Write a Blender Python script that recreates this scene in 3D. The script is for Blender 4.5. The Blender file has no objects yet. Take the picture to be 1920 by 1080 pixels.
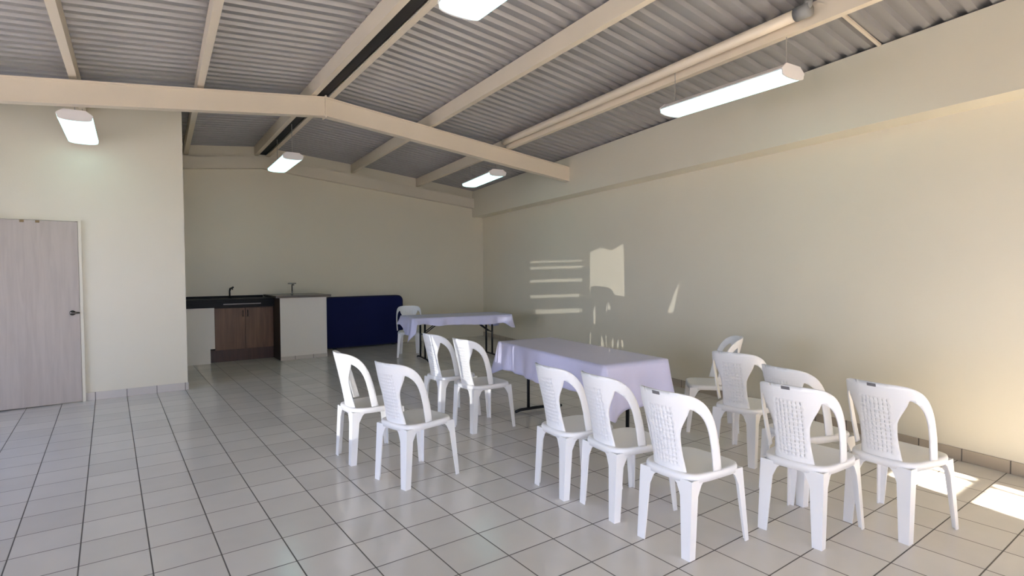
import bpy, bmesh, math, random
from mathutils import Vector, Matrix
from mathutils.geometry import delaunay_2d_cdt
random.seed(4)
PI = math.pi
scene = bpy.context.scene
COL = scene.collection

# ------------------------------------------------------------------ camera
FPX, YAW, PITCH, ROLL = 1038.11, .6292, -.0319, -.0045
H = 1.4919
F = Vector((math.sin(YAW)*math.cos(PITCH), math.cos(YAW)*math.cos(PITCH), math.sin(PITCH)))
R0 = Vector((math.cos(YAW), -math.sin(YAW), 0))
U0 = R0.cross(F)
R = R0*math.cos(ROLL) + U0*math.sin(ROLL)
U = U0*math.cos(ROLL) - R0*math.sin(ROLL)
cam = bpy.data.cameras.new('camera')
cam.sensor_width = 36
cam.lens = FPX/1920*36
cam.clip_start = .05
co = bpy.data.objects.new('camera', cam)
COL.objects.link(co)
m = Matrix((R, U, -F)).transposed().to_4x4()
m.translation = Vector((0, 0, H))
co.matrix_world = m
scene.camera = co

# ------------------------------------------------------------------ materials
def mat(name, col, rough=.6, metal=0, spec=.5, noise=None, bump=None, coat=0):
    """noise=(scale, amount) mottles the colour, bump=(scale, strength)"""
    M = bpy.data.materials.new(name)
    M.use_nodes = True
    nt = M.node_tree
    b = nt.nodes['Principled BSDF']
    b.inputs['Base Color'].default_value = (*col, 1)
    b.inputs['Roughness'].default_value = rough
    b.inputs['Metallic'].default_value = metal
    b.inputs['Specular IOR Level'].default_value = spec
    b.inputs['Coat Weight'].default_value = coat
    tc = nt.nodes.new('ShaderNodeTexCoord')
    if noise:
        n = nt.nodes.new('ShaderNodeTexNoise')
        n.inputs['Scale'].default_value = noise[0]
        n.inputs['Detail'].default_value = 5
        nt.links.new(tc.outputs['Object'], n.inputs['Vector'])
        mx = nt.nodes.new('ShaderNodeMix')
        mx.data_type = 'RGBA'
        a = noise[1]
        mx.inputs[6].default_value = (*[c*(1-a) for c in col], 1)
        mx.inputs[7].default_value = (*[min(1, c*(1+a)) for c in col], 1)
        nt.links.new(n.outputs['Fac'], mx.inputs[0])
        nt.links.new(mx.outputs[2], b.inputs['Base Color'])
    if bump:
        n = nt.nodes.new('ShaderNodeTexNoise')
        n.inputs['Scale'].default_value = bump[0]
        nt.links.new(tc.outputs['Object'], n.inputs['Vector'])
        bp = nt.nodes.new('ShaderNodeBump')
        bp.inputs['Strength'].default_value = bump[1]
        bp.inputs['Distance'].default_value = .004
        nt.links.new(n.outputs['Fac'], bp.inputs['Height'])
        nt.links.new(bp.outputs['Normal'], b.inputs['Normal'])
    return M

def tile_mat(name, ox, oy, pitch, axes='XY', base=(.72, .69, .645), grout=(.13, .115, .10), gw=.007, rough=.12, gfac=1.0):
    M = bpy.data.materials.new(name)
    M.use_nodes = True
    nt = M.node_tree
    N, L = nt.nodes, nt.links
    b = N['Principled BSDF']
    tc = N.new('ShaderNodeTexCoord')
    sp = N.new('ShaderNodeSeparateXYZ')
    L.new(tc.outputs['Object'], sp.inputs[0])
    def math_(op, a, v=None):
        n = N.new('ShaderNodeMath')
        n.operation = op
        for i, x in enumerate((a, v)):
            if x is None: continue
            if isinstance(x, (int, float)): n.inputs[i].default_value = x
            else: L.new(x, n.inputs[i])
        return n.outputs[0]
    edges, cells = [], []
    for ax, o in zip(axes, (ox, oy)):
        t = math_('DIVIDE', math_('SUBTRACT', sp.outputs[ax], o), pitch)
        fr = math_('FRACT', t)
        d = math_('MINIMUM', fr, math_('SUBTRACT', 1.0, fr))
        mr = N.new('ShaderNodeMapRange')
        mr.inputs['From Min'].default_value = gw/pitch*.35
        mr.inputs['From Max'].default_value = gw/pitch*.65
        L.new(d, mr.inputs['Value'])
        edges.append(mr.outputs[0])
        cells.append(math_('FLOOR', t))
    tile = edges[0]
    for e in edges[1:]:
        tile = math_('MINIMUM', tile, e)
    cb = N.new('ShaderNodeCombineXYZ')
    for i, c in enumerate(cells):
        L.new(c, cb.inputs[i])
    wn = N.new('ShaderNodeTexWhiteNoise')
    L.new(cb.outputs[0], wn.inputs['Vector'])
    nz = N.new('ShaderNodeTexNoise')
    nz.inputs['Scale'].default_value = 5
    nz.inputs['Detail'].default_value = 6
    L.new(tc.outputs['Object'], nz.inputs['Vector'])
    fac = math_('ADD', math_('MULTIPLY', wn.outputs['Value'], .55), math_('MULTIPLY', nz.outputs['Fac'], .45))
    m1 = N.new('ShaderNodeMix'); m1.data_type = 'RGBA'
    m1.inputs[6].default_value = (*[c*.9 for c in base], 1)
    m1.inputs[7].default_value = (*[c*1.09 for c in base], 1)
    L.new(fac, m1.inputs[0])
    m2 = N.new('ShaderNodeMix'); m2.data_type = 'RGBA'
    m2.inputs[6].default_value = (*grout, 1)
    L.new(tile, m2.inputs[0])
    L.new(m1.outputs[2], m2.inputs[7])
    L.new(m2.outputs[2], b.inputs['Base Color'])
    mr = N.new('ShaderNodeMapRange')
    mr.inputs['To Min'].default_value = .7
    mr.inputs['To Max'].default_value = rough
    L.new(tile, mr.inputs['Value'])
    rv = math_('ADD', mr.outputs[0], math_('MULTIPLY', nz.outputs['Fac'], .1))
    L.new(rv, b.inputs['Roughness'])
    bp = N.new('ShaderNodeBump')
    bp.inputs['Strength'].default_value = .25
    bp.inputs['Distance'].default_value = .002
    L.new(tile, bp.inputs['Height'])
    L.new(bp.outputs['Normal'], b.inputs['Normal'])
    return M

def emit_mat(name, col, strength, base=(.9, .9, .9)):
    M = mat(name, base, .4)
    b = M.node_tree.nodes['Principled BSDF']
    b.inputs['Emission Color'].default_value = (*col, 1)
    b.inputs['Emission Strength'].default_value = strength
    return M

def glass_mat():
    M = bpy.data.materials.new('window_glass')
    M.use_nodes = True
    nt = M.node_tree
    nt.nodes.clear()
    o = nt.nodes.new('ShaderNodeOutputMaterial')
    mx = nt.nodes.new('ShaderNodeMixShader')
    t = nt.nodes.new('ShaderNodeBsdfTransparent')
    g = nt.nodes.new('ShaderNodeBsdfGlossy')
    g.inputs['Roughness'].default_value = .02
    fr = nt.nodes.new('ShaderNodeFresnel')
    fr.inputs['IOR'].default_value = 1.3
    nt.links.new(fr.outputs[0], mx.inputs[0])
    nt.links.new(t.outputs[0], mx.inputs[1])
    nt.links.new(g.outputs[0], mx.inputs[2])
    nt.links.new(mx.outputs[0], o.inputs[0])
    return M

def wood_mat(name, c1, c2):
    M = mat(name, c1, .45)
    nt = M.node_tree
    b = nt.nodes['Principled BSDF']
    tc = nt.nodes.new('ShaderNodeTexCoord')
    mp = nt.nodes.new('ShaderNodeMapping')
    mp.inputs['Scale'].default_value = (14, 14, 1.1)
    n = nt.nodes.new('ShaderNodeTexNoise')
    n.inputs['Scale'].default_value = 1.6
    n.inputs['Detail'].default_value = 6
    n.inputs['Distortion'].default_value = .6
    cr = nt.nodes.new('ShaderNodeValToRGB')
    cr.color_ramp.elements[0].color = (*c2, 1)
    cr.color_ramp.elements[0].position = .35
    cr.color_ramp.elements[1].color = (*c1, 1)
    cr.color_ramp.elements[1].position = .65
    nt.links.new(tc.outputs['Object'], mp.inputs[0])
    nt.links.new(mp.outputs[0], n.inputs['Vector'])
    nt.links.new(n.outputs['Fac'], cr.inputs[0])
    nt.links.new(cr.outputs[0], b.inputs['Base Color'])
    return M

def weave_mat(name, col):
    M = mat(name, col, .42, spec=.45)
    nt = M.node_tree
    b = nt.nodes['Principled BSDF']
    tc = nt.nodes.new('ShaderNodeTexCoord')
    ck = nt.nodes.new('ShaderNodeTexChecker')
    ck.inputs['Scale'].default_value = 62
    nt.links.new(tc.outputs['Object'], ck.inputs['Vector'])
    bp = nt.nodes.new('ShaderNodeBump')
    bp.inputs['Strength'].default_value = .35
    bp.inputs['Distance'].default_value = .003
    nt.links.new(ck.outputs['Fac'], bp.inputs['Height'])
    nt.links.new(bp.outputs['Normal'], b.inputs['Normal'])
    return M

TOX, TOY, TP = -.46038, 1.71247, .303
M_WALL = mat('cream_wall_paint', (.75, .695, .562), .38, noise=(1.3, .035), bump=(60, .12))
M_TRIMB = mat('cream_ring_beam_paint', (.71, .65, .53), .5, noise=(1.5, .04), bump=(50, .15))
M_STEEL = mat('tan_cream_steel_paint', (.79, .69, .545), .42, noise=(3, .04))
M_ROOF = mat('galvanised_sheet', (.37, .362, .36), .42, metal=.25, noise=(2.2, .09))
M_FLOOR = tile_mat('floor_tiles', TOX, TOY, TP)
M_BASE = tile_mat('skirting_tiles', .115, 0, TP, axes='X', base=(.44, .37, .285), grout=(.13, .11, .09), gw=.008, rough=.3)
M_BASE2 = tile_mat('light_skirting_tiles', TOX, 0, TP, axes='X', base=(.60, .55, .50), grout=(.2, .18, .16), gw=.008, rough=.3)
M_CHAIR = mat('white_plastic', (.86, .85, .84), .36, spec=.45)
M_WEAVE = weave_mat('white_plastic_weave', (.86, .85, .84))
M_TAG = mat('grey_sticker', (.16, .15, .15), .6)
M_CLOTH = mat('lavender_white_cloth', (.70, .69, .92), .36, noise=(9, .02), bump=(500, .1))
M_TTOP = mat('table_plastic', (.70, .69, .66), .5)
M_TLEG = mat('dark_steel_tube', (.025, .025, .028), .4, metal=.6)
M_DOOR = wood_mat('pale_grey_wood_door', (.52, .455, .405), (.46, .40, .355))
M_JAMB = mat('dark_brown_frame', (.07, .035, .025), .5)
M_ALU = mat('light_frame', (.62, .58, .50), .45)
M_CHROME = mat('brushed_chrome', (.55, .55, .55), .22, metal=1)
M_DKMETAL = mat('dark_lever_metal', (.16, .14, .12), .3, metal=1)
M_FAUCET = mat('blackened_faucet', (.05, .05, .05), .25, metal=.6)
M_GRANITE = mat('black_granite', (.008, .008, .009), .5, spec=.2, noise=(160, .5))
M_GRANITE2 = mat('grey_brown_granite', (.10, .085, .075), .2, noise=(140, .3))
M_WHITE = mat('white_masonry_paint', (.82, .775, .71), .5, noise=(2, .02), bump=(60, .1))
M_WOOD = wood_mat('brown_cabinet_wood', (.19, .098, .052), (.125, .062, .034))
M_WOODK = wood_mat('dark_plinth_wood', (.085, .04, .028), (.06, .028, .02))
M_DKBROWN = mat('dark_brown_panel', (.05, .032, .026), .6)
M_NAVY = mat('navy_blue_coating', (.004, .008, .07), .7, spec=.25, noise=(3, .08))
M_NAVYE = mat('navy_edge_band', (.008, .010, .03), .6)
M_LAMPBODY = mat('white_lamp_housing', (.80, .76, .74), .45)
M_LED = emit_mat('led_diffuser', (.53, 1.0, .98), 1.85, (.25, .25, .25))
M_PIPE = mat('white_pipe', (.72, .70, .68), .4)
M_PIPEG = mat('grey_pipe_fitting', (.27, .27, .26), .5)
M_WIRE = mat('hanger_wire', (.45, .43, .40), .5, metal=.5)
M_OUT = mat('concrete_yard', (.36, .36, .36), .9, noise=(.7, .1))
M_GLASS = glass_mat()
M_DARK = mat('dark_flashing_and_gap_shade', (.03, .028, .025), .8)

# ------------------------------------------------------------------ mesh helpers
def obj(name, bm, material, parent=None, smooth=False, loc=None):
    me = bpy.data.meshes.new(name)
    bmesh.ops.recalc_face_normals(bm, faces=bm.faces[:])
    bm.to_mesh(me)
    bm.free()
    if material: me.materials.append(material)
    if smooth:
        for p in me.polygons: p.use_smooth = True
    o = bpy.data.objects.new(name, me)
    COL.objects.link(o)
    if parent: o.parent = parent
    if loc: o.location = loc
    return o

def tag(o, label=None, cat=None, group=None, kind=None):
    if label: o['label'] = label
    if cat: o['category'] = cat
    if group: o['group'] = group
    if kind: o['kind'] = kind
    return o

def struct(o, label=None):
    o['kind'] = 'structure'
    if label: o['label'] = label
    return o

def thing(name, label, cat, loc=(0, 0, 0), rz=0, group=None):
    o = bpy.data.objects.new(name, None)
    o.empty_display_size = .1
    COL.objects.link(o)
    o.location = loc
    o.rotation_euler = (0, 0, rz)
    return tag(o, label, cat, group)

def box(bm, x0, x1, y0, y1, z0, z1, bev=0):
    r = bmesh.ops.create_cube(bm, size=1)
    vs = r['verts']
    for v in vs:
        v.co = Vector((x0 + (v.co.x+.5)*(x1-x0), y0 + (v.co.y+.5)*(y1-y0), z0 + (v.co.z+.5)*(z1-z0)))
    if bev:
        es = list({e for v in vs for e in v.link_edges})
        bmesh.ops.bevel(bm, geom=es, offset=bev, segments=2, affect='EDGES', profile=.7)
    return bm

def B(*a, bev=0):
    return box(bmesh.new(), *a, bev=bev)

def prism(bm, pts, d):
    """closed polygon of 3-D points pushed along d"""
    d = Vector(d)
    a = [bm.verts.new(p) for p in pts]
    b = [bm.verts.new(Vector(p)+d) for p in pts]
    n = len(pts)
    bm.faces.new(a)
    bm.faces.new(b[::-1])
    for i in range(n):
        bm.faces.new((a[i], b[i], b[(i+1) % n], a[(i+1) % n]))
    return bm

def tube(bm, pts, r, seg=10, caps=True):
    pts = [Vector(p) for p in pts]
    rings = []
    up = None
    for i, p in enumerate(pts):
        t = (pts[min(i+1, len(pts)-1)] - pts[max(i-1, 0)]).normalized()
        if up is None:
            up = t.orthogonal().normalized()
        up = (up - t*up.dot(t)).normalized()
        s = t.cross(up)
        rr = r[i] if isinstance(r, (list, tuple)) else r
        rings.append([bm.verts.new(p + (up*math.cos(2*PI*k/seg) + s*math.sin(2*PI*k/seg))*rr) for k in range(seg)])
    for a, b in zip(rings, rings[1:]):
        for k in range(seg):
            bm.faces.new((a[k], a[(k+1) % seg], b[(k+1) % seg], b[k]))
    if caps:
        bm.faces.new(rings[0][::-1])
        bm.faces.new(rings[-1])
    return bm

def loft(bm, secs):
    rings = [[bm.verts.new(p) for p in s] for s in secs]
    n = len(rings[0])
    for a, b in zip(rings, rings[1:]):
        for k in range(n):
            bm.faces.new((a[k], a[(k+1) % n], b[(k+1) % n], b[k]))
    bm.faces.new(rings[0][::-1])
    bm.faces.new(rings[-1])
    return bm

def inside(p, poly):
    x, y = p
    c = False
    j = len(poly)-1
    for i in range(len(poly)):
        xi, yi = poly[i]
        xj, yj = poly[j]
        if (yi > y) != (yj > y) and x < (xj-xi)*(y-yi)/(yj-yi)+xi:
            c = not c
        j = i
    return c

def plate(outer, holes, step=None, pts_extra=()):
    """triangulated 2-D plate with holes -> (verts, tris)"""
    vs, es = [], []
    for lp in [outer]+list(holes):
        b = len(vs)
        vs += [Vector(p) for p in lp]
        es += [(b+i, b+(i+1) % len(lp)) for i in range(len(lp))]
    if step:
        xs = [p[0] for p in outer]; ys = [p[1] for p in outer]
        y = min(ys)+step*.5
        k = 0
        while y < max(ys):
            x = min(xs)+step*(.25+.5*(k % 2))
            while x < max(xs):
                if inside((x, y), outer) and not any(inside((x, y), h) for h in holes):
                    vs.append(Vector((x, y)))
                x += step
            y += step
            k += 1
    r = delaunay_2d_cdt(vs, es, [], 0, 1e-6)
    V, T = r[0], r[2]
    tris = []
    for f in T:
        c = sum((V[i] for i in f), Vector((0, 0)))/len(f)
        if inside(c, outer) and not any(inside(c, h) for h in holes):
            tris.append(f)
    return V, tris

def wall_plate(name, outer, holes, fn, thick, material):
    """wall with openings: 2-D (u, z) plate mapped by fn and given thickness"""
    V, T = plate(outer, holes)
    bm = bmesh.new()
    vv = [bm.verts.new(fn(p.x, p.y)) for p in V]
    for f in T:
        bm.faces.new([vv[i] for i in f])
    r = bmesh.ops.extrude_face_region(bm, geom=bm.faces[:])
    for v in [g for g in r['geom'] if isinstance(g, bmesh.types.BMVert)]:
        v.co += Vector(thick)
    return obj(name, bm, material)

# ------------------------------------------------------------------ building geometry
XL, YF, YBK, YP = -3.6, -2.6, 10.64, 8.07       # left, front, back, partition planes
def xw(y): return 5.335 + (y-1.5)*.1745          # right wall, a few degrees off the tile grid
WA = math.atan(.1745)
BAND = .285
YBM = 6.65                                        # transverse beam
# purlins: x at the beam, x change per metre of y, underside height
PUR = {'L1': (-.232, .027, 3.315), 'L2': (.82, .064, 3.425), 'RG': (2.08, .0437, 3.54),
       'R1': (3.525, .0923, 3.405), 'R2': (4.784, .1266, 3.262)}
PH = .165
def px_(k, y): return PUR[k][0] + (y-YBM)*PUR[k][1]
def roof(x, y):
    """underside of the sheeting's troughs"""
    n = [(px_(k, y), PUR[k][2]+PH) for k in ('L1', 'L2', 'RG', 'R1', 'R2')]
    n = [(n[0][0]-5, n[0][1]-.47)] + n + [(n[-1][0]+4, n[-1][1]-.444)]
    for (xa, za), (xb, zb) in zip(n, n[1:]):
        if x <= xb:
            return za + (zb-za)*(x-xa)/(xb-xa)
    return n[-1][1]

# floor
struct(obj('floor', B(XL, 7.6, YF, YBK, -.1, 0), M_FLOOR))
# outdoor ground
struct(obj('ground', B(-40, 40, -40, 40, -.75, -.65), M_OUT))

# ceiling: corrugated sheeting, ridges running across the room
bm = bmesh.new()
pitch = .144
prof = [(0, 0), (.40, 0), (.52, 1), (.86, 1), (.98, 0)]
ys = []
y = YF-.3
while y < YBK+.3:
    for t, h in prof[:-1] if False else prof:
        ys.append((y+t*pitch, h*.032))
    y += pitch
rows = []
for y, h in ys:
    xs = [XL-.4] + [px_(k, y) for k in ('L1', 'L2')] + [px_('RG', y)] + [px_('R1', y), px_('R2', y), xw(y)-.32, xw(y)+.35]
    rows.append([bm.verts.new((x, y, roof(x, y)+h+.002)) for x in xs])
for a, b in zip(rows, rows[1:]):
    for k in range(len(a)-1):
        bm.faces.new((a[k], a[k+1], b[k+1], b[k]))
struct(obj('ceiling', bm, M_ROOF), 'grey corrugated metal roof sheeting')
# lapped sheet seam between last purlin and right wall
def seam(y):
    bm = bmesh.new()
    xa, xb = px_('R2', y)+.05, xw(y)-BAND
    prism(bm, [(xa, y-.012, roof(xa, y)-.001), (xb, y-.012, roof(xb, y)-.001), (xb, y-.012, roof(xb, y)-.018), (xa, y-.012, roof(xa, y)-.018)], (0, .024, 0))
    return bm
struct(obj('trim_4', seam(1.93), M_STEEL), 'pale lap strip between two roof sheets')

# right wall and the projecting ring beam above
Y0, Y1 = YF-.2, YBK+.15
def wallstrip(y0, y1, off0, off1, zf0, zf1, n=24):
    """solid strip following the right wall; off = distance into the room"""
    bm = bmesh.new()
    secs = []
    for i in range(n+1):
        y = y0+(y1-y0)*i/n
        xa, xb = xw(y)-off0, xw(y)-off1
        secs.append([(xa, y, zf0(xa, y)), (xb, y, zf0(xb, y)), (xb, y, zf1(xb, y)), (xa, y, zf1(xa, y))])
    return loft(bm, secs)
struct(obj('wall_right', wallstrip(Y0, Y1, -.2, 0, lambda x, y: -.1, lambda x, y: roof(x, y)+.03), M_WALL))
struct(obj('trim_1', wallstrip(Y0, YBK+.02, -.01, BAND, lambda x, y: 2.69, lambda x, y: roof(x, y)-.012), M_WALL), 'cream ring beam projecting along the top of the right wall')
struct(obj('trim_5', wallstrip(Y0, YBK+.02, -.01, .02, lambda x, y: roof(x, y)-.004, lambda x, y: roof(x, y)+.032), M_DARK), 'dark flashing closing the sheeting at the eave')
# skirting on right wall (built along its own x axis so tiles follow it)
L = (YBK-YF)/math.cos(WA)
sk = obj('baseboard_right', B(-1.2, L-1.2-.02, 0, .012, 0, .095, bev=.003), M_BASE)
y0 = 1.5-1.2*0 
sk.location = (xw(YF+1.2*math.cos(WA))-.0, YF+1.2*math.cos(WA), 0)
sk.rotation_euler = (0, 0, PI/2-WA)
struct(sk)

# back wall
def zr_poly(x0, x1, y, z0, up=.03, n=40):
    top = [(x0+(x1-x0)*i/n) for i in range(n+1)]
    return [(x0, z0), (x1, z0)] + [(x, roof(x, y)+up) for x in top[::-1]]
struct(wall_plate('wall_back', zr_poly(XL, 7.3, YBK, -.1), [], lambda u, z: Vector((u, YBK, z)), (0, .2, 0), M_WALL))
# sloping ring beam on back wall
bm = bmesh.new()
zb = [(.72, 3.155), (2.24, 3.312), (6.75, 2.868)]
zt = [(.72, 3.355), (2.24, 3.515), (6.75, 3.085)]
prism(bm, [(x, YBK-.12, z) for x, z in zb]+[(x, YBK-.12, z) for x, z in zt[::-1]], (0, .13, 0))
struct(obj('trim_2', bm, M_TRIMB), 'cream sloping ring beam along the top of the back wall')

# partition on the left with its return
struct(wall_plate('wall_partition', zr_poly(XL, .78, YP, -.1), [], lambda u, z: Vector((u, YP, z)), (0, .15, 0), M_WALL))
struct(wall_plate('wall_partition_return', [(YP+.15, -.1), (YBK, -.1), (YBK, 3.75), (YP+.15, 3.6)], [], lambda u, z: Vector((.63, u, min(z, roof(.7, u)+.03))), (.15, 0, 0), M_WALL))
struct(obj('baseboard_left', B(-.262, .786, YP-.012, YP, 0, .092, bev=.003), M_BASE2))
struct(obj('baseboard_left_return', B(.78, .79, YP, YBK-.7, 0, .092), M_BASE2))

# front wall (behind the camera): glazed opening for the sun, wide opening for daylight
SX0, SX1 = 3.585, 4.15
WF = [((SX0, 0.02), (SX1, 2.12)), ((-2.6, .02), (1.9, 2.35)), ((4.2, .02), (4.53, 1.55))]
rect = lambda a, b: [(a[0], a[1]), (b[0], a[1]), (b[0], b[1]), (a[0], b[1])]
struct(wall_plate('wall_front', zr_poly(XL, 4.75, YF, -.1), [rect(*w) for w in WF], lambda u, z: Vector((u, YF, z)), (0, -.15, 0), M_WALL))
def window(name, w, fn, bars_v=(), bars_h=(), t=.04, glass=True, parent=None):
    """frame bars of a window in a wall plane; fn(u, z, d) -> point"""
    (u0, z0), (u1, z1) = w
    bm = bmesh.new()
    def bar(a, b, c, d):
        prism(bm, [fn(a, c, -.03), fn(b, c, -.03), fn(b, d, -.03), fn(a, d, -.03)], fn(0, 0, .05)-fn(0, 0, 0))
    bar(u0, u0+t, z0, z1); bar(u1-t, u1, z0, z1)
    bar(u0+t, u1-t, z0, z0+t); bar(u0+t, u1-t, z1-t, z1)
    for v, wd in bars_v: bar(v-wd/2, v+wd/2, z0+t, z1-t)
    for h, wd in bars_h: bar(u0+t, u1-t, h-wd/2, h+wd/2)
    o = struct(obj(name, bm, M_ALU))
    if glass:
        bm = bmesh.new()
        prism(bm, [fn(u0+t*.5, z0+t*.5, 0), fn(u1-t*.5, z0+t*.5, 0), fn(u1-t*.5, z1-t*.5, 0), fn(u0+t*.5, z1-t*.5, 0)], fn(0, 0, .004)-fn(0, 0, 0))
        g = obj('pane', bm, M_GLASS, o)
    return o
ffront = lambda u, z, d: Vector((u, YF-.075+d, z))
window('window_1', WF[0], ffront, bars_v=[(4.03, .035)], bars_h=[(1.875, .055)], t=.025)
window('window_2', WF[1], ffront, bars_v=[(-1.1, .05), (.4, .05)], t=.05)
window('window_3', WF[2], ffront, t=.025)
# added unseen slab outside the wide opening keeps the direct sun off it
struct(obj('sun_blocker_slab', B(XL-.3, 2.7, YF-3.45, YF-.15, 2.55, 2.65), M_WALL))

# left wall: two windows, plus added cut-outs shaped to cast the right-wall light patches
Q = Vector((-11, -.6, -.13))      # added low spot outside, standing in for reflected sun
def back_to_left(p):
    p = Vector(p)
    t = (XL-Q.x)/(p.x-Q.x)
    q = Q+(p-Q)*t
    return (q.y, q.z)
NW = Vector((math.cos(WA), -math.sin(WA), 0))
P0 = Vector((5.335, 1.5, 0))
def on_right_wall(px, py):
    d = F + R*((px-960)/FPX) + U*((540-py)/FPX)
    o = Vector((0, 0, H))
    return o + d*((P0-o).dot(NW)/d.dot(NW))
def gl(pts): return [back_to_left(on_right_wall(*p)) for p in pts]
slot = gl([(1106, 652), (1106, 473), (1126, 464), (1146, 470), (1172, 455), (1176, 652)])
slit_cuts = [gl([(994, a), (994, b), (1094, b-3), (1094, a-3)]) for a, b in ((490, 494), (501, 506), (525, 531), (554, 560), (581, 590))]
sliver = [gl([(1251, 587), (1266, 587), (1276, 533), (1271, 533)])]
WL = [((-2.3, .10), (1.15, 2.4)), ((3.8, .45), (7.2, 2.35))]
struct(wall_plate('wall_left', [(YF, -.1), (YP, -.1), (YP, roof(XL, YP)+.03), (YF, roof(XL, YF)+.03)], [rect(*w) for w in WL]+[slot]+slit_cuts+sliver,
                  lambda u, z: Vector((XL, u, z)), (-.04, 0, 0), M_WALL))
fleft = lambda u, z, d: Vector((XL-.02+d, u, z))
window('window_4', WL[0], fleft, bars_v=[(-.9, .05), (.2, .05)], t=.05)
window('window_5', WL[1], fleft, bars_v=[(4.93, .05), (6.07, .05)], t=.05)

# door leaf on partition, slightly ajar
d = struct(obj('door_1', B(0, .703, -.02, .02, .012, 2.068, bev=.004), M_DOOR, loc=(-.979, 8.018, 0)), 'pale grey wooden door at the left edge')
d.rotation_euler = (0, 0, math.radians(3.2))
bm = bmesh.new()
tube(bm, [(.636, -.02, 1.03), (.636, -.03, 1.03)], .028, 16)
tube(bm, [(.636, -.03, 1.03), (.636, -.055, 1.03), (.650, -.062, 1.03), (.70, -.062, 1.03)], [.011, .011, .011, .009], 10)
hd = obj('door_handle', bm, M_DKMETAL, d, smooth=True)
bm = bmesh.new()
for x in (.225, .355):
    box(bm, x-.018, x+.018, -.026, -.0195, 2.04, 2.066, bev=.002)
obj('top_plate', bm, mat('brown_brass', (.22, .15, .07), .5, metal=.5), d)
bm = bmesh.new()
box(bm, -1.04, -.985, YP-.06, YP+.01, 0, 2.11)
struct(obj('trim_3', bm, M_JAMB), 'dark brown door jamb')
bm = bmesh.new()
box(bm, -.274, -.245, YP-.03, YP+.01, 0, 2.085)
box(bm, -.985, -.274, YP-.03, YP+.01, 2.072, 2.085)
struct(obj('trim_6', bm, M_WALL), 'cream door frame edge')

# ------------------------------------------------------------------ roof steel
def beam():
    t = thing('roof_beam', 'long cream steel beam crossing the room below the roof, bent at the ridge', 'beam', (2.107, YBM, 3.32))
    tp = lambda x: (3.562-.1125*(2.107-x)) if x < 2.107 else (3.562-.109*(x-2.107))
    xe = xw(YBM)-BAND
    for nm, xa, xb in (('beam_segment', XL, 2.107), ('beam_segment', 2.107, xe+.02)):
        bm = bmesh.new()
        pr = []
        # box section with thin flanges top and bottom
        for x in (xa, xb):
            z1 = tp(x)-.02; z0 = z1-.225
            pr.append([(x, -.055, z0), (x, .055, z0), (x, .055, z0+.018), (x, .045, z0+.018), (x, .045, z1-.018), (x, .055, z1-.018),
                       (x, .055, z1), (x, -.055, z1), (x, -.055, z1-.018), (x, -.045, z1-.018), (x, -.045, z0+.018), (x, -.055, z0+.018)])
        loft(bm, pr)
        for v in bm.verts: v.co -= Vector((2.107, 0, 3.32))
        obj(nm, bm, M_STEEL, t)
    obj('splice_plate', B(-.008, .008, -.066, .066, -.022, .235), M_STEEL, t)
beam()

def purlin(key, dx, label, open_right=True, y0=YF, y1=YBK, w=.062):
    """C-section purlin"""
    x0, s, z = PUR[key]
    a = math.atan(s)
    ym = (y0+y1)/2
    t = None
    bm = bmesh.new()
    L2 = (y1-y0)/2/math.cos(a)
    sg = 1 if open_right else -1
    th = .006
    h = PH-.004
    c = [(-.031, 0), (.031, 0), (.031, .018), (.025, .018), (.025, th), (-.025, th), (-.025, h-th), (.031, h-th), (.031, h), (-.031, h)]
    loft(bm, [[(p[0]*sg, yy, p[1]) for p in c] for yy in (-L2, L2)])
    o = obj('roof_purlin', bm, M_STEEL, loc=(x0+(ym-YBM)*s+dx, ym, z))
    o.rotation_euler = (0, 0, -a)
    return tag(o, label, 'purlin', 'cream roof purlins')
purlin('L1', 0, 'cream steel roof purlin farthest left, above the door side', open_right=False)
purlin('L2', 0, 'cream steel roof purlin second from left, left of the ridge pair')
purlin('RG', -.098, 'left one of the two close-set cream purlins at the roof ridge')
purlin('RG', .098, 'right one of the two close-set cream purlins at the roof ridge', open_right=False)
purlin('R1', 0, 'single cream roof purlin halfway between the ridge pair and the piped purlin')
purlin('R2', 0, 'cream roof purlin nearest the right wall, with a pipe alongside')

# added dark strip standing in for the shade in the gap between the two ridge purlins
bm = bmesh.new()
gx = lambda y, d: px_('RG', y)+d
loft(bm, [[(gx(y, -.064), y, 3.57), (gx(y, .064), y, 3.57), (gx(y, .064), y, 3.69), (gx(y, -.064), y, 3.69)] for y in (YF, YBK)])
struct(obj('ridge_gap_shade', bm, M_DARK), 'dark strip for the shade in the gap of the ridge purlins')

# pipe along the right purlin
x0, s, z = PUR['R2']
def pp(y, dx, dz, s=s, x0=x0): return Vector((x0+(y-YBM)*s+dx, y, z+dz))
t = thing('conduit_pipe', 'pale round pipe running along the right-hand roof purlin', 'pipe', pp(2.02, -.085, .085))
o0 = t.location
bm = bmesh.new()
tube(bm, [pp(y, -.112, .082)-o0 for y in (2.08, 4, 6.3, 6.58)], .043, 14)
obj('pipe', bm, M_STEEL, t, smooth=True)
bm = bmesh.new()
tube(bm, [pp(y, -.112, .082)-o0 for y in (1.985, 2.09)], .05, 14)
tube(bm, [pp(2.02, -.112, .082)-o0, pp(2.0, -.112, .125)-o0, pp(2.0, -.105, .165)-o0], .03, 10)
obj('end_cap', bm, M_PIPEG, t, smooth=True)

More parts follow.
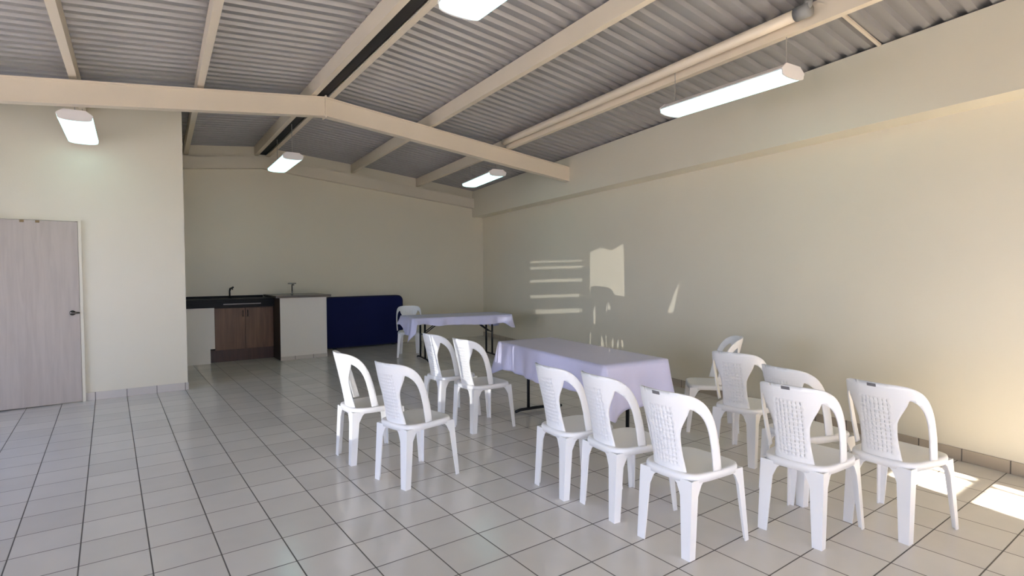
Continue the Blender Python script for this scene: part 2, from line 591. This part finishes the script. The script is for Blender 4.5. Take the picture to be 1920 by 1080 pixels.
# ------------------------------------------------------------------ ceiling lights
def lamp(x, y, z, ang, label, length=1.21, w=.275):
    """wrap-around LED batten hung on two wires; x,y = centre, z = underside"""
    t = thing('ceiling_light', label, 'ceiling light', (x, y, z), -math.radians(ang), 'hanging strip lights')
    hl = length/2
    prof = [(-w/2, .045), (-w/2, .055), (-w*.30, .095), (w*.30, .095), (w/2, .055), (w/2, .045)]
    bm = bmesh.new()
    loft(bm, [[(p[0], yy, p[1]) for p in prof] for yy in (-hl+.012, hl-.012)])
    obj('housing', bm, M_LAMPBODY, t)
    n = 12
    arc = [(-w/2*math.cos(PI*i/n), .044*(1-math.sin(PI*i/n)**.4)) for i in range(n+1)]
    bm = bmesh.new()
    loft(bm, [[(p[0], yy, p[1]) for p in arc] for yy in (-hl+.012, hl-.012)])
    obj('diffuser', bm, M_LED, t)
    cap = [(-w/2-.003, .04)] + [(-w/2*.98*math.cos(PI*i/n), .042-.046*math.sin(PI*i/n)**.4) for i in range(n+1)] + [(w/2+.003, .04), (w/2+.003, .058), (w*.31, .1), (-w*.31, .1), (-w/2-.003, .058)]
    for s in (-1, 1):
        bm = bmesh.new()
        ya, yb = (hl-.013, hl) if s > 0 else (-hl, -hl+.013)
        loft(bm, [[(p[0], yy, p[1]) for p in cap] for yy in (ya, yb)])
        obj('end_cap', bm, M_LAMPBODY, t)
    for s in (-1, 1):
        yy = s*(hl-.06)
        wx = x + yy*math.sin(math.radians(ang)); wy = y+yy*math.cos(math.radians(ang))
        top = roof(wx, wy)-z
        bm = bmesh.new()
        tube(bm, [(0, yy, .094), (0, yy, top)], .004, 6)
        obj('hanger_wire', bm, M_WIRE, t)
lamp(1.655, 2.19, 2.95, 1.2, 'hanging strip light cut by the top edge of the photo')
lamp(4.268, 2.775, 2.935, 4.6, 'large hanging strip light near the right wall, seen end-on', 1.22)
lamp(-.213, 7.33, 2.935, 1.5, 'hanging strip light in front of the partition, above the door', 1.2)
lamp(2.165, 8.75, 3.065, 3.0, 'hanging strip light under the ridge at the back wall', 1.2)
lamp(4.93, 7.56, 2.925, 11.5, 'small hanging strip light under the beam near the far right corner', 1.24)

# ------------------------------------------------------------------ chairs
SEAT = .432
ARCH_N = 3.7
def arch(zb, zt, th):
    """superellipse arch: list of (theta, z) from left foot to right foot"""
    out = [(-th, .44)]
    n = 36
    for i in range(n+1):
        a = PI*i/n
        c, s = math.cos(a), math.sin(a)
        x = -math.copysign(abs(c)**(2/ARCH_N), c)*th
        z = zb+(zt-zb)*abs(s)**(2/ARCH_N)
        out.append((x, z))
    out.append((th, .44))
    return out
K = .21                                    # metres per radian in the flat pattern
def back_pt(th, z):
    t = max(0, min(1.15, (z-.42)/.44))
    rx = .205+.012*math.sin(PI*min(1, t))
    ry = .185-.035*t
    yc = .0-.125*t**1.15
    return Vector((rx*math.sin(th), yc-ry*math.cos(th), z))
def chair_proto():
    t = thing('plastic_chair', None, 'chair')
    # backrest
    outer = arch(.57, .862, math.radians(89))
    inner = arch(.57, .797, math.radians(89-17))
    def sp(z):                               # half angle of the splat at height z
        u = max(0, min(1, (z-.405)/.39))
        return math.radians(33 - 6.5*math.sin(PI*min(1, u*1.15)) + 17*max(0, u-.62)**1.3/.38**1.3)
    inn_r = [p for p in inner if p[0] >= 0]
    right = []
    for p in inn_r[::-1]:                    # from foot upward until it meets the splat
        if p[0] > sp(p[1])+.02: right.append(p)
        else: break
    zs = [right[-1][1]-.002-(right[-1][1]-.395)*i/14 for i in range(15)]
    edge = [(sp(z), z) for z in zs]
    half = right+edge
    poly = outer[:]
    poly = outer + half + [(-a, z) for a, z in half[::-1]]
    flat = [(a*K, z) for a, z in poly]
    holes = []
    for i in range(7):
        for j in range(13):
            z = .475+j*.0245
            a = (i-3)*.0235*(.93+.0*z)
            if abs(a) > sp(z)*K-.018: continue
            w_, h_ = .0017, .0075
            holes.append([(a-w_, z-h_), (a+w_, z-h_), (a+w_, z+h_), (a-w_, z+h_)])
    V, T = plate(flat, holes, .024)
    bm = bmesh.new()
    vv = [bm.verts.new(back_pt(p.x/K, p.y)) for p in V]
    for f in T:
        try: bm.faces.new([vv[i] for i in f])
        except ValueError: pass
    bmesh.ops.recalc_face_normals(bm, faces=bm.faces[:])
    bk = obj('backrest', bm, M_WEAVE, t, smooth=True)
    so = bk.modifiers.new('thickness', 'SOLIDIFY')
    so.thickness = .009; so.offset = 0
    # rounded rim along the arch
    bm = bmesh.new()
    # seat
    def outline(s, n=56):
        pts = []
        for k in range(n):
            a = 2*PI*k/n
            c, q = math.cos(a), math.sin(a)
            e = 2/4.2
            x = math.copysign(abs(c)**e, c); yv = math.copysign(abs(q)**e, q)
            yy = .008+.215*yv
            hw = .192+.013*yv
            pts.append((x*hw*s, .008+(yy-.008)*s))
        return pts
    rings = []
    for s, z in ((.15, SEAT-.012), (.4, SEAT-.011), (.65, SEAT-.008), (.85, SEAT-.002), (.94, SEAT), (.985, SEAT-.004), (1.0, SEAT-.014), (1.0, SEAT-.042)):
        rings.append([bm.verts.new((x, yy, z)) for x, yy in outline(s)])
    for a, b in zip(rings, rings[1:]):
        for k in range(len(a)):
            bm.faces.new((a[k], a[(k+1) % len(a)], b[(k+1) % len(a)], b[k]))
    bm.faces.new(rings[0])
    st = obj('seat', bm, M_CHAIR, t, smooth=True)
    so = st.modifiers.new('thickness', 'SOLIDIFY')
    so.thickness = .006; so.offset = -1
    # legs, L-section
    def leg(sx, rear):
        bm = bmesh.new()
        secs = []
        if rear:
            prof = [(0, .0), (.36, .0), (.40, .0), (.43, .0)]
            for z in (0, .1, .22, .32, .375, .405):
                u = z/.405
                w = .052+.024*u+(.05*((u-.8)/.2)**2 if u > .8 else 0)   # flat face seen from behind
                d = .045+.012*u+(.06*((u-.8)/.2)**2 if u > .8 else 0)
                xo = .172+.004*(1-u); yo = -.222+.02*u       # outer rear corner
                th = .007
                pts = [(xo, yo), (xo, yo+d), (xo-th, yo+d), (xo-th, yo+th), (xo-w, yo+th), (xo-w, yo)]
                secs.append([(p[0]*sx, p[1], z) for p in (pts if sx > 0 else pts[::-1])])
        else:
            for z in (0, .1, .22, .32, .375, .405):
                u = z/.405
                w = .030+.022*u+(.06*((u-.8)/.2)**2 if u > .8 else 0)
                d = .030+.022*u+(.06*((u-.8)/.2)**2 if u > .8 else 0)
                xo = .214-.022*u; yo = .242-.03*u
                th = .007
                pts = [(xo, yo), (xo-w, yo), (xo-w, yo-th), (xo-th, yo-th), (xo-th, yo-d), (xo, yo-d)]
                secs.append([(p[0]*sx, p[1], z) for p in (pts if sx > 0 else pts[::-1])])
        loft(bm, secs)
        return obj('leg', bm, M_CHAIR, t)
    for sx in (-1, 1):
        leg(sx, True); leg(sx, False)
    return t
proto = chair_proto()
bm = bmesh.new()
secs = []
for a in (-.11, -.05, .05, .11):
    p0 = back_pt(a, .857); p1 = back_pt(a, .84)
    secs.append([p0+Vector((0, -.0055, 0)), p1+Vector((0, -.0055, 0)), p1+Vector((0, -.0085, 0)), p0+Vector((0, -.0085, 0))])
loft(bm, secs)
TAGMESH = obj('sticker', bm, M_TAG, None)
TAGDATA = TAGMESH.data
bpy.data.objects.remove(TAGMESH)
used = [False]
def chair(x, y, facing, label, sticker=False):
    """facing = degrees clockwise from +y"""
    if not used[0]:
        r = proto
        used[0] = True
    else:
        r = proto.copy()
        COL.objects.link(r)
        for c in [k for k in proto.children if not k.name.startswith('sticker')]:
            q = c.copy()
            COL.objects.link(q)
            q.parent = r
    r.location = (x, y, 0)
    r.rotation_euler = (0, 0, -math.radians(facing))
    r['label'] = label
    r['category'] = 'chair'
    r['group'] = 'white plastic chairs'
    if sticker:
        s = bpy.data.objects.new('sticker', TAGDATA)
        s['label'] = 'dark grey sticker'
        COL.objects.link(s)
        s.parent = r
    return r
def at_rear(rx, ry, f, lat=0):
    """chair whose middle of the rear feet stands at rx,ry (shifted lat to its right)"""
    a = math.radians(f)
    return rx+.2*math.sin(a)+lat*math.cos(a), ry+.2*math.cos(a)-lat*math.sin(a), f
def C(p, label, sticker=False): return chair(*p, label, sticker)
C(at_rear(1.485, 4.285, 90), 'leftmost white plastic chair, standing on the open floor left of the others')
C(at_rear(1.575, 3.60, 77), 'white plastic chair second from the left, overlapping the leftmost chair')
C(at_rear(2.63, 4.98, 88), 'white plastic chair between the second chair from left and the brightly lit one')
C(at_rear(2.665, 4.43, 88), 'brightly lit white plastic chair just left of the near table end')
C(at_rear(2.38, 2.83, 96), 'white plastic chair farthest of the three lined along the near table')
C(at_rear(2.415, 2.415, 98), 'white plastic chair in the middle of the three lined along the near table')
C(at_rear(2.385, 1.89, 91), 'white plastic chair nearest of the three lined along the near table, large in foreground', True)
C(at_rear(3.03, 1.545, 88), 'foreground white plastic chair with dark sticker, left of the rightmost chair', True)
C(at_rear(3.49, 1.29, 97), 'rightmost white plastic chair, beside the sun patch at the right wall', True)
C(at_rear(3.54, 1.86, 104), 'white plastic chair mostly hidden behind the foreground chair with dark sticker')
C(at_rear(3.87, 2.42, 84), 'white plastic chair facing the right wall, right of the near table corner')
C((4.58, 3.10, -42), 'white plastic chair turned sideways close to the right wall')
C((4.26, 8.94, 205), 'white plastic chair behind the far table, only its top and one leg showing')

# ------------------------------------------------------------------ tables
def table(name_label, corner, ang, L, W, zt):
    """corner = near-left corner, ang = heading of the long side in degrees from +x"""
    a = math.radians(ang)
    t = thing('folding_table', name_label, 'table', (corner[0], corner[1], 0), a)
    obj('tabletop', B(.012, L-.012, .012, W-.012, zt-.045, zt, bev=.012), M_TTOP, t)
    for x in (.28, L-.28):
        for yy in (W/2-.13, W/2+.13):
            bm = bmesh.new()
            tube(bm, [(x, yy, .03), (x, yy, zt-.045)], .0165, 10)
            obj('leg', bm, M_TLEG, t, smooth=True)
        bm = bmesh.new()
        tube(bm, [(x, .06, .012), (x, .12, .028), (x, W-.12, .028), (x, W-.06, .012)], .0155, 10)
        obj('foot_bar', bm, M_TLEG, t, smooth=True)
        bm = bmesh.new()
        s = 1 if x < L/2 else -1
        for yy in (W/2-.05, W/2+.05):
            tube(bm, [(x, yy, .42), (x+s*.36, yy, zt-.05)], .009, 8)
        tube(bm, [(x, W/2-.13, .42), (x, W/2+.13, .42)], .009, 8)
        obj('brace', bm, M_TLEG, t, smooth=True)
    return t

def cloth(label, corner, ang, L, W, zt, drop, flare, corner_drop, seed, lift=None):
    """drop = (near long side, right end, far long side, left end)"""
    rnd = random.Random(seed)
    r = .03
    per = []                                   # (x, y, nx, ny, side weights, corner weight)
    def seg(ax, ay, bx, by, nx, ny, side, n):
        for i in range(n):
            u = i/n
            per.append((ax+(bx-ax)*u, ay+(by-ay)*u, nx, ny, side, min(1, min(u, 1-u)*((bx-ax)**2+(by-ay)**2)**.5/.16)))
    def arc_(cx, cy, a0, sA, sB, n=9):
        for i in range(n):
            u = i/n
            a = a0+u*PI/2
            per.append((cx+r*math.cos(a), cy+r*math.sin(a), math.cos(a), math.sin(a), (sA, sB, u), 0))
    seg(r, 0, L-r, 0, 0, -1, 0, 70); arc_(L-r, r, -PI/2, 0, 1)
    seg(L, r, L, W-r, 1, 0, 1, 34); arc_(L-r, W-r, 0, 1, 2)
    seg(L-r, W, r, W, 0, 1, 2, 70); arc_(r, W-r, PI/2, 2, 3)
    seg(0, W-r, 0, r, -1, 0, 3, 34); arc_(r, r, PI, 3, 0)
    n = len(per)
    ph = [rnd.uniform(0, 6.28) for _ in range(6)]
    fr = [rnd.uniform(.7, 1.3) for _ in range(6)]
    bm = bmesh.new()
    rows = []
    NR = 14
    for k in range(NR+1):
        t = k/NR
        row = []
        for i, (x, y, nx, ny, sd, cw) in enumerate(per):
            dr = drop[sd] if not isinstance(sd, tuple) else drop[sd[0]]*(1-sd[2])+drop[sd[1]]*sd[2]
            c = 1-cw
            c = c*c*(3-2*c)
            dd = dr+corner_drop*c
            if lift: dd = lift(x, y, sd, dd)
            s = i/n*6.283
            wv = .5*math.sin(11*fr[0]*s*1.0+ph[0])+.35*math.sin(23*fr[1]*s+ph[1])+.25*math.sin(37*fr[2]*s+ph[2])
            out = flare*t**1.3*(.35+1.25*c) + .026*t**1.1*wv*(1-.5*c) + .006*min(1, t*8)
            zz = zt+.004-dd*t-(.003 if k else 0) + .012*t*math.sin(5*s+ph[3])
            row.append(bm.verts.new((x+nx*out, y+ny*out, zz)))
        rows.append(row)
    for a, b in zip(rows, rows[1:]):
        for i in range(n):
            bm.faces.new((a[i], a[(i+1) % n], b[(i+1) % n], b[i]))
    # top: inner rings
    prev = rows[0]
    for sc in (.9, .6, .3):
        ring = []
        for v in rows[0]:
            p = Vector((L/2+(v.co.x-L/2)*sc, W/2+(v.co.y-W/2)*sc, zt+.004+.0012*math.sin(v.co.x*9+sc*7)*math.cos(v.co.y*8)))
            ring.append(bm.verts.new(p))
        for i in range(n):
            bm.faces.new((prev[i], ring[i], ring[(i+1) % n], prev[(i+1) % n]))
        prev = ring
    bm.faces.new(prev)
    o = obj('tablecloth', bm, M_CLOTH, smooth=True, loc=(corner[0], corner[1], 0))
    o.rotation_euler = (0, 0, math.radians(ang))
    so = o.modifiers.new('thickness', 'SOLIDIFY')
    so.thickness = .002; so.offset = 1
    return tag(o, label, 'tablecloth', 'white tablecloths')

# near table: long side from (3.17,3.13) towards +y
NA = 90-6.6
NC = (3.86, 3.02)                         # its local x runs along the long side; local y to the left
table('dark-legged folding table under the near cloth, between chairs', NC, NA, 1.82, .70, .722)
cloth('lavender-white cloth over the near table behind the row of three chairs', NC, NA, 1.82, .70, .722, (.28, .27, .28, .36), .05, .06, 3)
# far table
FA = -9.7
FC = (3.90, 8.06)
table('dark-legged folding table under the far cloth, by the back right corner', FC, FA, 1.78, .74, .722)
def flift(x, y, sd, dd):
    # near left part is pulled up so the underside shows
    if sd == 0 and x < .42:
        return dd*(.28+.72*(x/.42)) if x > .03 else dd
    if x < .6 and y > .42:
        f = min(1, (y-.42)/.16)
        return dd*(1-f)+.13*f
    return dd
cloth('white cloth over the far table, drooping at its left end', FC, FA, 1.78, .74, .722, (.135, .16, .2, .29), .04, .09, 8, flift)

# ------------------------------------------------------------------ kitchen corner
# white side pillar
bm = bmesh.new()
prism(bm, [(.80, 10.1, 0), (1.305, 10.1, 0), (1.305, 10.1, .235), (1.372, 10.1, .235), (1.372, 10.1, .905), (.80, 10.1, .905)], (0, .53, 0))
tag(obj('counter_pillar', bm, M_WHITE), 'white masonry block under the left end of the black worktop', 'counter support')
# cabinet
t = thing('sink_cabinet', 'brown wooden two-door cabinet under the black worktop', 'cabinet', (1.84, 10.15, 0))
obj('body', B(-.462, .445, .02, .48, .2, .90), M_DKBROWN, t)
for x0_, x1_, hx in ((-.458, -.003, -.035), (.003, .44, .035)):
    d = obj('door', B(x0_, x1_, 0, .02, .2, .885, bev=.003), M_WOOD, t)
    bm = bmesh.new()
    tube(bm, [(hx, 0, .86-.02), (hx, -.022, .86-.02), (hx, -.022, .74), (hx, 0, .74)], .006, 8)
    obj('door_handle', bm, M_DKMETAL, d, smooth=True)
obj('plinth', B(-.53, .445, .05, .48, 0, .2), M_WOODK, t)
# black worktop with deep front edge and sink
t = thing('worktop', 'black stone worktop with deep front edge, built in along the back wall', 'worktop', (1.55, 10.06, .905))
bm = bmesh.new()
box(bm, -.75, .733, 0, .57, .09, .135, bev=.004)
box(bm, -.75, .733, 0, .035, 0, .09, bev=.003)
obj('slab', bm, M_GRANITE, t)
obj('upstand', B(-.75, .668, .55, .57, .135, .17), M_GRANITE, t)
obj('sink_rim', B(-.05, .52, -.004, .0, .045, .058), mat('dull_steel_rim', (.28, .27, .26), .4, metal=.4), t)
# black faucet
t = thing('faucet', 'small black faucet rising from the black worktop', 'faucet', (1.665, 10.50, 1.0405))
bm = bmesh.new()
tube(bm, [(0, 0, 0), (0, 0, .012)], .03, 14)
tube(bm, [(0, 0, .01), (0, 0, .12), (.004, -.02, .165), (.02, -.07, .175), (.03, -.10, .15)], [.014, .013, .012, .011, .011], 10)
obj('spout', bm, M_FAUCET, t, smooth=True)
bm = bmesh.new()
tube(bm, [(0, 0, .12), (.02, -.005, .165), (.055, -.03, .185)], [.012, .013, .016], 8)
obj('lever', bm, M_FAUCET, t, smooth=True)
# white block on the right of the kitchen
t = thing('counter_block', 'white masonry counter block beside the blue panel', 'counter', (2.68, 10.17, 0))
obj('body', B(-.385, .385, -.45, .465, 0, 1.045, bev=.006), M_WHITE, t)
obj('skirting', B(-.387, .387, -.46, -.45, 0, .062), M_BASE2, t)
obj('stone_top', B(-.455, .455, -.49, .465, 1.046, 1.085, bev=.004), M_GRANITE2, t)
obj('dark_side', B(-.393, -.386, -.44, .46, .0, 1.04), M_DKBROWN, t)  # thin dark brown panel over the block's left side
t = thing('bar_faucet', 'slim pale faucet on the grey stone top of the white block', 'faucet', (2.66, 10.38, 1.085))
bm = bmesh.new()
tube(bm, [(0, 0, 0), (0, 0, .01)], .028, 14)
tube(bm, [(0, 0, 0), (0, 0, .15), (0, -.03, .185), (0, -.09, .185), (0, -.11, .16)], .012, 10)
obj('spout', bm, M_CHROME, t, smooth=True)
bm = bmesh.new()
tube(bm, [(-.07, 0, .19), (.07, 0, .19)], .01, 8)
obj('handle', bm, M_CHROME, t, smooth=True)

# navy folded panel standing at the back wall
t = thing('folded_blue_panel', 'large navy blue folded panel with rounded corners standing against the back wall', 'panel', (4.06, 10.54, 0))
def rr(w, z0, z1, r, n=8):
    pts = []
    for cx, cz, a0 in ((w-r, z0+r*.4, -PI/2), (w-r, z1-r, 0), (-w+r, z1-r, PI/2), (-w+r, z0+r*.4, PI)):
        rz = r*.4 if cz < .5 else r
        for i in range(n+1):
            a = a0+PI/2*i/n
            pts.append((cx+r*math.cos(a), cz+rz*math.sin(a)))
    return pts
for yy in (-.055, .01):
    bm = bmesh.new()
    prism(bm, [(x, yy, z) for x, z in rr(.785, .03, .985, .10)], (0, .04, 0))
    obj('leaf', bm, M_NAVY, t)
    bm = bmesh.new()
    o_ = rr(.80, .015, 1.0, .115); i_ = rr(.7845, .0305, .9845, .0995)
    n = len(o_)
    vo = [[bm.verts.new((x, yyy, z)) for x, z in l] for l, yyy in ((o_, yy-.004), (o_, yy+.044), (i_, yy+.044), (i_, yy-.004))]
    for q in range(4):
        A_, B_ = vo[q], vo[(q+1) % 4]
        for i in range(n):
            bm.faces.new((A_[i], A_[(i+1) % n], B_[(i+1) % n], B_[i]))
    obj('edge_band', bm, M_NAVYE, t)
for x in (-.6, .6):
    obj('foot', B(x-.03, x+.03, -.05, .045, 0, .025), M_NAVYE, t)

# ------------------------------------------------------------------ light
w = bpy.data.worlds.new('sky')
scene.world = w
w.use_nodes = True
nt = w.node_tree
bg = nt.nodes['Background']
tc = nt.nodes.new('ShaderNodeTexCoord')
sp = nt.nodes.new('ShaderNodeSeparateXYZ')
cr = nt.nodes.new('ShaderNodeValToRGB')
cr.color_ramp.elements[0].position = 0
cr.color_ramp.elements[0].color = (.68, .77, 1, 1)
cr.color_ramp.elements[1].position = .7
cr.color_ramp.elements[1].color = (.38, .52, 1, 1)
nt.links.new(tc.outputs['Generated'], sp.inputs[0])
nt.links.new(sp.outputs[2], cr.inputs[0])
nt.links.new(cr.outputs[0], bg.inputs[0])
bg.inputs[1].default_value = 6.2

def add_light(name, kind, energy, col, loc=(0, 0, 0), aim=None):
    l = bpy.data.lights.new(name, kind)
    l.energy = energy
    l.color = col
    o = bpy.data.objects.new(name, l)
    COL.objects.link(o)
    o.location = loc
    if aim is not None:
        o.rotation_euler = Vector(aim).to_track_quat('-Z', 'Y').to_euler()
    return o
el = math.radians(25.6); az = math.radians(12)
s = add_light('sun', 'SUN', 62, (1, .87, .71), (0, -8, 8), (math.sin(az)*math.cos(el), math.cos(az)*math.cos(el), -math.sin(el)))
s.data.angle = math.radians(.6)
tgt = on_right_wall(1140, 560)
g = add_light('reflected_sun_spot', 'SPOT', 4200, (1, .98, .92), Q, tgt-Q)  # added spot in place of reflected sun, aimed through the wall cut-outs
g.data.spot_size = math.radians(14.5)
g.data.spot_blend = .05
g.data.shadow_soft_size = .012
def portal(name, loc, sx, sy, aim):
    o = add_light(name, 'AREA', 1, (1, 1, 1), loc, aim)
    o.data.shape = 'RECTANGLE'
    o.data.size = sx; o.data.size_y = sy
    o.data.cycles.is_portal = True
for i, ((u0, z0), (u1, z1)) in enumerate(WF):
    o = portal('daylight_portal', ((u0+u1)/2, YF-.16, (z0+z1)/2), u1-u0, z1-z0, (0, 1, 0))
for (u0, z0), (u1, z1) in WL:
    portal('daylight_portal', (XL-.06, (u0+u1)/2, (z0+z1)/2), u1-u0, z1-z0, (1, 0, 0))

# ------------------------------------------------------------------ view
vs = scene.view_settings
vs.view_transform = 'Standard'
vs.look = 'None'
vs.gamma = 1
vs.use_curve_mapping = False
vs.exposure = .34
scene.cycles.use_denoising = True
scene.cycles.max_bounces = 12
scene.cycles.diffuse_bounces = 8
scene.cycles.glossy_bounces = 4
scene.cycles.sample_clamp_indirect = 10
scene.cycles.caustics_reflective = False
scene.cycles.caustics_refractive = False
